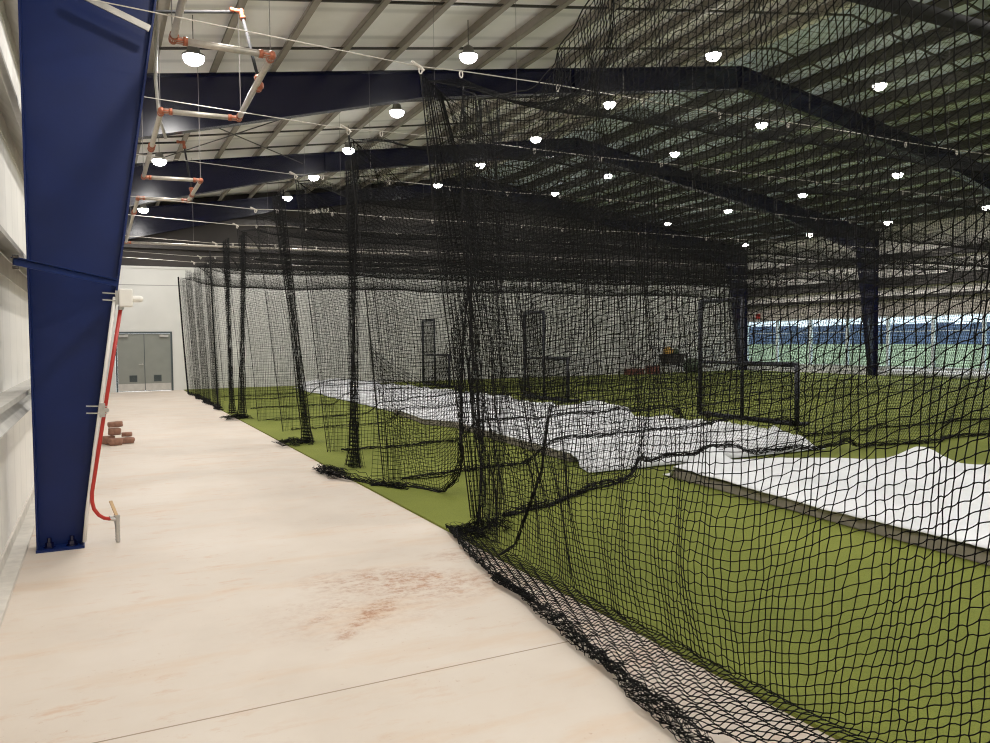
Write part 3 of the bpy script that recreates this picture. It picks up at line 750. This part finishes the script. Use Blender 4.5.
# net roofs over the lanes, sagging between the cables
RY = [4.0] + CY + [31.1]
lane = ['over the nearest lane', 'over the second lane', 'over the third lane', 'over the fourth lane', 'over the narrow middle lane', 'over the sixth lane', 'over the seventh lane', 'over the narrow far lane', 'over the last lane by the far wall']
def roofnet(i):
    ya, yb_ = RY[i], RY[i+1]; g = np.random.default_rng(40+i); ph = g.uniform(0, 6.28, 6); Lx = DXE - DX0 - .1
    sagz = .36 if yb_-ya < 2.5 else .55
    def F(S, T):
        q = 4*T*(1-T)
        X = DX0 + .05 + S - .45*(1-np.exp(-S/.45)) + .75*q*np.exp(-S/1.5)
        Y = ya + (yb_-ya)*T
        ed = np.exp(-(S/1.2)**2)
        per = .12*np.sin(S*2*PI/1.066)*(1-q)
        Z = CZ - .04 - q*(sagz + .035*np.sin(X*.9+ph[0]) + .02*np.sin(X*2.3+ph[1]+T*3) - .1*ed) - .09*np.abs(np.sin(PI*(X-DX0-.4)/1.066))*(1-q)
        return np.stack([X, Y, Z], -1)
    sth = np.arange(0, Lx, PIT); nt_ = int((yb_-ya)*1.06/PIT); tth = np.linspace(.01, .99, nt_)
    ssm = np.concatenate([np.arange(0, 6, .14), np.arange(6, Lx+.2, .26)]); tsm = np.linspace(.0, 1, 15)
    t = np_obj('lane_roof_net', net_parts(F, sth, tth, ssm, tsm, .0020), M['net'])
    tag(t, 'sagging black net roof %s' % lane[i], 'net', 'black net roofs over the lanes')
    np_obj('border_cord', [poly_tubes(F(np.zeros((1,24)), np.linspace(0,1,24)[None]), .004, 5)], M['rope'], t)
for i in range(9): roofnet(i)

# gathered front curtains
def bundle(x, y, lean, label, wtop=.30, wbot=.26, rest=2.4, seed=0, heap=True, ytop=0.):
    g = np.random.default_rng(seed); ph = g.uniform(0, 6.28, 6)
    def F(S, T):
        u = S/rest - .5
        waist = np.interp(T, [0, .06, .25, .8, 1], [wbot, wbot*.7, .17, wtop*.75, wtop])
        fx = np.interp(T, [0, .06, .3, 1], [.09, .05, .035, .03])
        X = x + lean*(T-.2) + fx*np.sin(S*2*PI/.21+ph[0]+1.2*np.sin(T*4+ph[1])) + .012*np.sin(S*9+T*11)
        Y = y + ytop*T + u*waist*1.6 + .03*np.sin(S*2*PI/.33+ph[2]+T*3)
        Z = .03 + T*(CZ-.06)
        return np.stack([X, Y, Z], -1)
    t = thing('gathered_curtain_net', label, 'net', (x, y, 0), 'gathered black curtain nets')
    sth = np.arange(0, rest, PIT); tth = np.arange(.004, 1, PIT/CZ*1.1)
    np_obj('mesh_sheet', net_parts(F, sth, tth, np.arange(0, rest+.01, .035), np.linspace(0, 1, 40), .0024), M['net'], t)
    for s0 in (0., rest):
        Tt = np.linspace(0, 1, 40)[None]; np_obj('border_cord', [poly_tubes(F(np.full((1,40), s0), Tt), .009, 5)], M['rope'], t)
    if heap: np_obj('floor_heap', crumple_parts(x-.15, y-.05, .34, .42, .10, (1.2, 1.1), seed+5), M['net'], t)
    return t
bundle(3.10, 10.45, .04, 'gathered net column between the second and third dividers, dark from cable to floor', seed=1, wtop=.32, heap=False)
bundle(3.08, 13.45, -.42, 'gathered net column standing just behind the third divider', seed=2, wtop=.5)
bundle(2.92, 18.7, .12, 'gathered net column before the far pale net curtain, nearer of that pair', seed=3, wtop=.5)
bundle(2.86, 20.0, -.06, 'gathered net column before the far pale net curtain, farther of that pair', seed=4, wtop=.6, heap=False)

# far curtain, drawn along the walkway edge
def farcurtain():
    ya, yb_ = 22.2, 31.25; g = np.random.default_rng(90); ph = g.uniform(0, 6.28, 6); Ls = 12.5
    def F(S, T):
        f = S/Ls
        Yb = 21.2 + (28.6-21.2)*f; Yt = ya + (yb_-ya)*f
        Y = Yb + (Yt-Yb)*T + .10*np.sin(S*2*PI/.75+ph[0])*(1-.4*T)
        X = 2.80 + .09*np.sin(S*2*PI/.5+ph[1]+T) + .05*np.sin(S*1.7+ph[2])
        Z = .03 + T*(CZ-.08 - .22*np.abs(np.sin(PI*S/4.2)))
        return np.stack([X, Y, Z], -1)
    t = thing('front_curtain_net', 'pale looking black net curtain along the turf edge by the far wall', 'net', (2.8, 26, 0))
    np_obj('mesh_sheet', net_parts(F, np.arange(0, Ls, PIT), np.arange(.004, 1, PIT/CZ), np.arange(0, Ls, .06), np.linspace(0, 1, 18), .0015), M['net'], t)
    Tt = np.linspace(0, 1, 24)[None]
    np_obj('border_cord', [poly_tubes(F(np.full((1,24), Ls), Tt), .03, 5)], M['rope'], t); np_obj('border_cord', [poly_tubes(F(np.zeros((1,24)), Tt), .02, 5)], M['rope'], t)
    S = np.arange(0, Ls, .2); P = F(S, np.zeros_like(S)); np_obj('bottom_bunch', [rope_parts(P, .06, 7, .008, seed=77)], M['rope'], t)
farcurtain()

# low swag of net between the second divider and the next gathered column
def swag():
    A0 = np.array([2.86, 9.0]); B0 = np.array([3.38, 7.6])
    def F(S, T):
        f = S/1.7; q = 4*f*(1-f)
        X = A0[0] + (B0[0]-A0[0])*f + .30*q*(1-T) + .05*np.sin(S*5+T*3) + .35*T*f; Y = A0[1] + (B0[1]-A0[1])*f + .35*T*f
        zb = .03 + .62*np.clip((f-.55)/.45, 0, 1)**1.6
        Z = zb + T*(1.25 + .9*np.abs(f-.5))
        return np.stack([X, Y, Z], -1)
    t = thing('curtain_net_swag', 'slack net flap draped low between the two nearest open lanes', 'net', (3, 9, 0))
    np_obj('mesh_sheet', net_parts(F, np.arange(0, 1.72, PIT), np.arange(0, 1, .03), np.arange(0, 1.72, .05), np.linspace(0, 1, 16), .003), M['net'], t)
    S = np.arange(0, 1.72, .05); np_obj('bottom_bunch', [rope_parts(F(S, np.zeros_like(S)), .035, 9, .005, seed=5)], M['rope'], t)
    P = F(np.full(30, 1.7), np.linspace(0, 1, 30)); np_obj('border_cord', [rope_parts(P, .03, 8, .004, seed=6)], M['rope'], t)
    hp = np.array([[2.62,10.6,.05],[2.60,10.2,.06],[2.72,9.6,.06],[2.95,9.1,.05],[3.15,8.5,.05]])
    np_obj('floor_heap', [rope_parts(hp, .06, 14, .004, 9, seed=8)] + crumple_parts(2.70, 10.1, .18, .50, .09, (.7, 1.3), 12), M['net'], t)
swag()

# ------------------------------------------------------------------ the nearest curtain
HEAP = np.array([[6.6,2.80],[6.43,2.76],[5.38,2.55],[4.56,2.50],[3.98,2.43],[3.24,2.33],[2.59,2.23],[1.9,2.14],[.4,2.0]])
def heapx(Y): return np.interp(-Y, -HEAP[:,0], HEAP[:,1])
def near_curtain():
    Ls = 6.5; TM = 3.62; TL = -.62
    def ztopf(Y): return np.interp(-Y, [-6.9,-6.5,-6.1,-5.6,-5.13,-4.74,-4.29,-3.5,-2.5,.5], [4.2,4.02,3.82,3.66,3.58,3.68,3.9,4.25,4.72,5.8])
    def F(S, T):
        Yb = 6.62 - S*(6.1/6.5)
        lean = np.interp(-Yb, [-6.6,-5.2,-4.2,-3.2,-2.0,-.5], [.0,.34,.20,.03,-.20,-.26])
        tt = np.clip(T, 0, 3.7)
        Y = Yb + lean*np.minimum(tt, 1.3)*(1-.25*np.minimum(tt,1.3)) - .05*np.sin(tt*1.2)
        Y = np.minimum(Y, 6.55)
        g0 = .42*np.clip(2.9-Y, 0, 9)**1.25
        w = T + g0*np.clip(1 - T/3.6, 0, 1)**.7
        fr = np.clip(T/TM, 0, 1)
        w = w + fr*(ztopf(Y) - TM)
        # free hanging wrinkles
        wr = .035*np.sin(S*4.3+T*1.3) + .022*np.sin(S*9.7-T*1.9+1) + .012*np.sin(S*23+T*7)
        xh = 2.86 + .30*np.exp(-S/.30) + wr*np.clip(.35+w, .2, 1) + .10*np.exp(-((w-.5)/.5)**2)*np.sin(S*1.4)
        # lying on the floor beyond the foot line
        k = np.clip(-w/.58, 0, 1.15)
        xf = 2.84 + (heapx(Y) - 2.84)*k
        zf = .03 + .02*np.abs(np.sin(S*13+T*29)) + .035*np.clip(k-.6, 0, 1)*(1+np.sin(S*31+T*17))
        sm = 1/(1+np.exp(-w/.022))
        X = sm*xh + (1-sm)*xf
        Z = np.where(w > .05, w, .05*np.exp((np.minimum(w, .05)-.05)/.06)) ; Z = np.maximum(Z, zf)
        return np.stack([X, Y, Z], -1)
    # nodes on a grid with a little irregularity, thread sampled at each node and midway
    PN = .042; ns = int(Ls/PN); nt_ = int((TM-TL)/PN); sub = 2
    sg = np.arange(ns*sub+1)*(PN/sub); tg = TL + np.arange(nt_*sub+1)*(PN/sub)
    S, T = np.meshgrid(sg, tg, indexing='ij')
    g = np.random.default_rng(3)
    def smooth_noise(amp, step):
        a = g.normal(0, 1, (S.shape[0]//step+3, S.shape[1]//step+3)); i = np.arange(S.shape[0])/step; j = np.arange(S.shape[1])/step
        i0 = i.astype(int); j0 = j.astype(int); fi = (i-i0)[:,None]; fj = (j-j0)[None]
        return amp*((a[i0][:,j0]*(1-fi)+a[i0+1][:,j0]*fi)*(1-fj)+(a[i0][:,j0+1]*(1-fi)+a[i0+1][:,j0+1]*fi)*fj)
    ii, jj = np.meshgrid(np.arange(S.shape[0]), np.arange(S.shape[1]), indexing='ij')
    alt = np.where(((ii//sub) + (jj//sub)) % 2 == 0, 1., -1.)*.0035
    S2 = S + smooth_noise(.0035, 2) + smooth_noise(.010, 13); T2 = T + smooth_noise(.0035, 2) + smooth_noise(.010, 11) + alt*np.clip(.5+smooth_noise(1., 14), 0, 1)
    G = F(np.clip(S2, 0, None), T2)
    parts = [poly_tubes(G[::sub], .0029, 4), poly_tubes(np.swapaxes(G, 0, 1)[::sub], .0029, 4)]
    K = G[::sub, ::sub].reshape(-1, 3); o6 = np.array([[1,0,0],[-1,0,0],[0,1,0],[0,-1,0],[0,0,1],[0,0,-1]], float)*.0064
    KV = (K[:,None]+o6[None]).reshape(-1, 3)
    kf = np.array([[0,2,4,4],[2,1,4,4],[1,3,4,4],[3,0,4,4],[2,0,5,5],[1,2,5,5],[3,1,5,5],[0,3,5,5]])
    # knots as little octahedra (each triangle given as a thin quad by splitting the apex)
    tris = np.array([[0,2,4],[2,1,4],[1,3,4],[3,0,4],[2,0,5],[1,2,5],[3,1,5],[0,3,5]])
    KF = (np.arange(len(K))[:,None,None]*6 + tris[None]).reshape(-1, 3)
    t = thing('near_curtain_net', 'large black knotted net in front, filling the right half down to the concrete', 'net', (2.8, 4, 0))
    np_obj('mesh_sheet', parts, M['net'], t)
    np_obj('knots', [(KV, KF)], M['net'], t)['kind'] = 'stuff'
    # top cord, foot cord
    sc = np.arange(0, Ls, .05); P = F(sc, np.full_like(sc, TM)); np_obj('top_cord', [poly_tubes(P[None], .005, 5)], M['rope'], t)
    # bunched hem on the concrete
    def Hm(S_, A_):
        Yc = 6.55 - S_; xc = heapx(Yc)
        rr = np.interp(S_, [0, .8, 2.2, 4, 7], [.015, .020, .030, .044, .055])*(1 + .35*np.sin(S_*5.3) + .25*np.sin(S_*12.1+A_))*(.55+.45*np.sin(A_*.37+S_*3)**2)
        X = xc - .02 + rr*1.25*np.cos(A_+S_*2) + .012*np.sin(S_*61+A_*7); Y = Yc + .03*np.sin(A_*3+S_*23) + .012*np.sin(S_*83+A_*5)
        Z = .052 + rr*.8*np.sin(A_+S_*2) + .008*np.sin(S_*71)
        return np.stack([X, Y, np.maximum(Z, .006)], -1)
    hs = np.arange(1.55, 6.2, .045); ha = np.linspace(0, 4*PI, 22)
    np_obj('bunched_hem', net_parts(Hm, hs, ha[::2], np.arange(1.55, 6.2, .02), ha, .0025), M['net'], t)
    he = np.array([[2.95,6.52,.05],[2.80,6.42,.045],[2.72,6.1,.04],[2.60,5.6,.04],[2.52,5.1,.04],[2.50,4.7,.045],[2.49,4.4,.05]])
    np_obj('hem_cord', [rope_parts(he, .022, 9, .0035, seed=46)], M['rope'], t)
    # corner heap, draped cord from the sheet edge and the tangle at the divider foot
    cp = crumple_parts(3.10, 6.33, .26, .17, .15, (1.0, .8), 33) + crumple_parts(2.9, 6.2, .16, .40, .08, (.5, .9), 34)
    np_obj('floor_heap', cp, M['net'], t)
    c1 = np.array([[3.06,5.12,1.25],[3.02,5.12,1.1],[3.0,5.16,.75],[2.97,5.31,.46],[2.9,5.43,.12],[2.76,5.45,.05]])
    np_obj('draped_edge', [rope_parts(c1, .011, 7, .003, seed=44)], M['rope'], t)
near_curtain()

# ------------------------------------------------------------------ L-shaped pitching screens
def lscreen(y0, y1, x, label, dup_of=None, dark=False):
    t = thing('pitching_screen', label, 'screen', (x, (y0+y1)/2, .022), 'dark framed pitching screens')
    ym = y0 + (y1-y0)*.47; zt, zm = 2.55, 1.21
    m = MB(); r = .05
    m.tube([(x,y0,.06),(x,y0,zt)], r, 10); m.tube([(x,y1,.06),(x,y1,zm)], r, 10)
    m.tube([(x,y0,zt),(x,ym,zt)], r, 10); m.tube([(x,ym,zt),(x,ym,.06)], r*.8, 10)
    m.tube([(x,ym,zm),(x,y1,zm)], r, 10); m.tube([(x,y0,.06),(x,y1,.06)], r, 10); m.tube([(x,y0,zm),(x,ym,zm)], r*.7, 10)
    m.build('frame', M['screen'], t, smooth=True)
    for yy in (y0, y1):
        MB().tube([(x-.02,yy,.062),(x+.3,yy,.062)], .034, 8).build('foot', M['screen'], t, smooth=True)
    def F(S, T): return np.stack([np.full(S.shape, x+.01)+.04*np.sin(S*3)*np.sin(T*3), np.interp(S, [0,1], [y0,ym]), .1+T*(zt-.12)], -1)
    def F2(S, T): return np.stack([np.full(S.shape, x+.01)+.04*np.sin(S*3)*np.sin(T*3), np.interp(S, [0,1], [ym,y1]), .1+T*(zm-.12)], -1)
    rr = .0045 if dark else .003
    a = np.linspace(.01,.99,26); b = np.linspace(.01,.99,50); c = np.linspace(.01,.99,26); sm = np.linspace(0,1,8)
    np_obj('mesh_panel', net_parts(F, a, b, sm, sm, rr) + net_parts(F2, a, c, sm, sm, rr), M['net'], t)
lscreen(13.6, 10.87, 12.0, 'nearest dark L shaped pitching screen on the turf behind the tarps')
lscreen(20.8, 18.36, 11.5, 'middle dark L shaped pitching screen on the turf', dark=True)
lscreen(29.15, 26.55, 11.5, 'farthest dark L shaped pitching screen near the far wall', dark=True)
for k, yy in enumerate((12.9, 13.9)):
    MB_ = MB().lathe((11.6, yy, .10), [(.02,-.078),(.06,-.05),(.078,0),(.06,.05),(.02,.078)], 14)
    tag(MB_.build('practice_ball', M['bag'], smooth=True), ('dark ball on the turf at the foot of the nearest pitching screen' if k == 0 else 'dark ball on the turf left of the nearest pitching screen'), 'ball', 'dark balls on the turf')

# ------------------------------------------------------------------ gear against the far wall
import bmesh as _bm
def blob(name, loc, size, m, label, cat, seed):
    bm = _bm.new(); _bm.ops.create_icosphere(bm, subdivisions=3, radius=1)
    for v in bm.verts:
        n = mnoise.noise(v.co*1.7 + Vector((seed, 0, 0))); v.co *= 1 + .18*n
        v.co = Vector((v.co.x*size[0], v.co.y*size[1], max(v.co.z, -.8)*size[2]))
    zmin = min(v.co.z for v in bm.verts)
    me = bpy.data.meshes.new(name); bm.to_mesh(me); bm.free(); me.materials.append(m)
    me.polygons.foreach_set('use_smooth', [True]*len(me.polygons))
    o = bpy.data.objects.new(name, me); COL.objects.link(o); o.location = (loc[0], loc[1], loc[2]-zmin); tag(o, label, cat); return o
def cart():
    t = thing('ball_cart', 'dark ball cart with yellow load against the white far wall', 'cart', (25.3, 30.7, 0))
    m = MB()
    for dx in (-.4, .4):
        for dy in (-.2, .2): m.bar((25.3+dx,30.7+dy,.06), (25.3+dx*1.1,30.7+dy*1.1,.95), .04, .04)
    m.box(24.85,25.75,30.45,30.95,.42,.47)
    m.build('frame', M['bag'], t)
    MB().prism([(24.82,.5),(25.78,.5),(25.88,.98),(24.72,.98)], 'y', 30.42, 30.98).build('basket', M['bag'], t)
    MB().lathe((25.05,30.7,.98), [(.24,0),(.26,.05),(.24,.22),(.14,.33),(.03,.38)], 14).build('load', M['yellow'], t, smooth=True)
    MB().lathe((25.5,30.7,.98), [(.2,0),(.22,.05),(.18,.18),(.05,.28)], 14).build('load', M['green'], t, smooth=True)
cart()
blob('exercise_ball', (26.55, 30.7, .024), (.42,.42,.42), M['green'], 'large dark green ball beside the ball cart at the far wall', 'ball', 2)
for k, (x, w_, h_, lab) in enumerate(((23.0,.9,.28,'low brown box on the turf left of the ball cart'), (24.1,.55,.4,'short brown box right beside the ball cart'))):
    b = MB().box(x-w_/2, x+w_/2, 30.5, 30.95, .024, .024+h_)
    tag(b.build('storage_box', M['redbox'], bevel=.02), lab, 'box', 'brown boxes by the far wall')
# red alarm plate on the right wall
al = MB().box(XE-.06, XE-.002, 30.45, 30.75, 2.72, 2.98)
tag(al.build('alarm_plate', M['redlight'], bevel=.01), 'small red plate high on the right wall above the windows', 'alarm')
# white rolled cover along the foot of the windows
rc = MB(); P_ = [(30.2+.08*math.sin(k*.8), 12.0+.55*k, .19+.02*math.sin(k*1.3)) for k in range(20)]
rc.tube(P_, [.15+.025*math.sin(k*2.1) for k in range(20)], 14)
tag(rc.build('rolled_cover', M['tarp'], smooth=True), 'long white rolled cover lying along the foot of the windows', 'rolled cover')

# ------------------------------------------------------------------ view
scene.view_settings.view_transform = 'Standard'
scene.view_settings.look = 'None'
scene.view_settings.exposure = .12
scene.view_settings.gamma = 1.12
scene.cycles.max_bounces = 6
scene.cycles.diffuse_bounces = 4
scene.cycles.glossy_bounces = 3
scene.cycles.transparent_max_bounces = 12
scene.cycles.use_denoising = True
scene.cycles.filter_width = 1.1
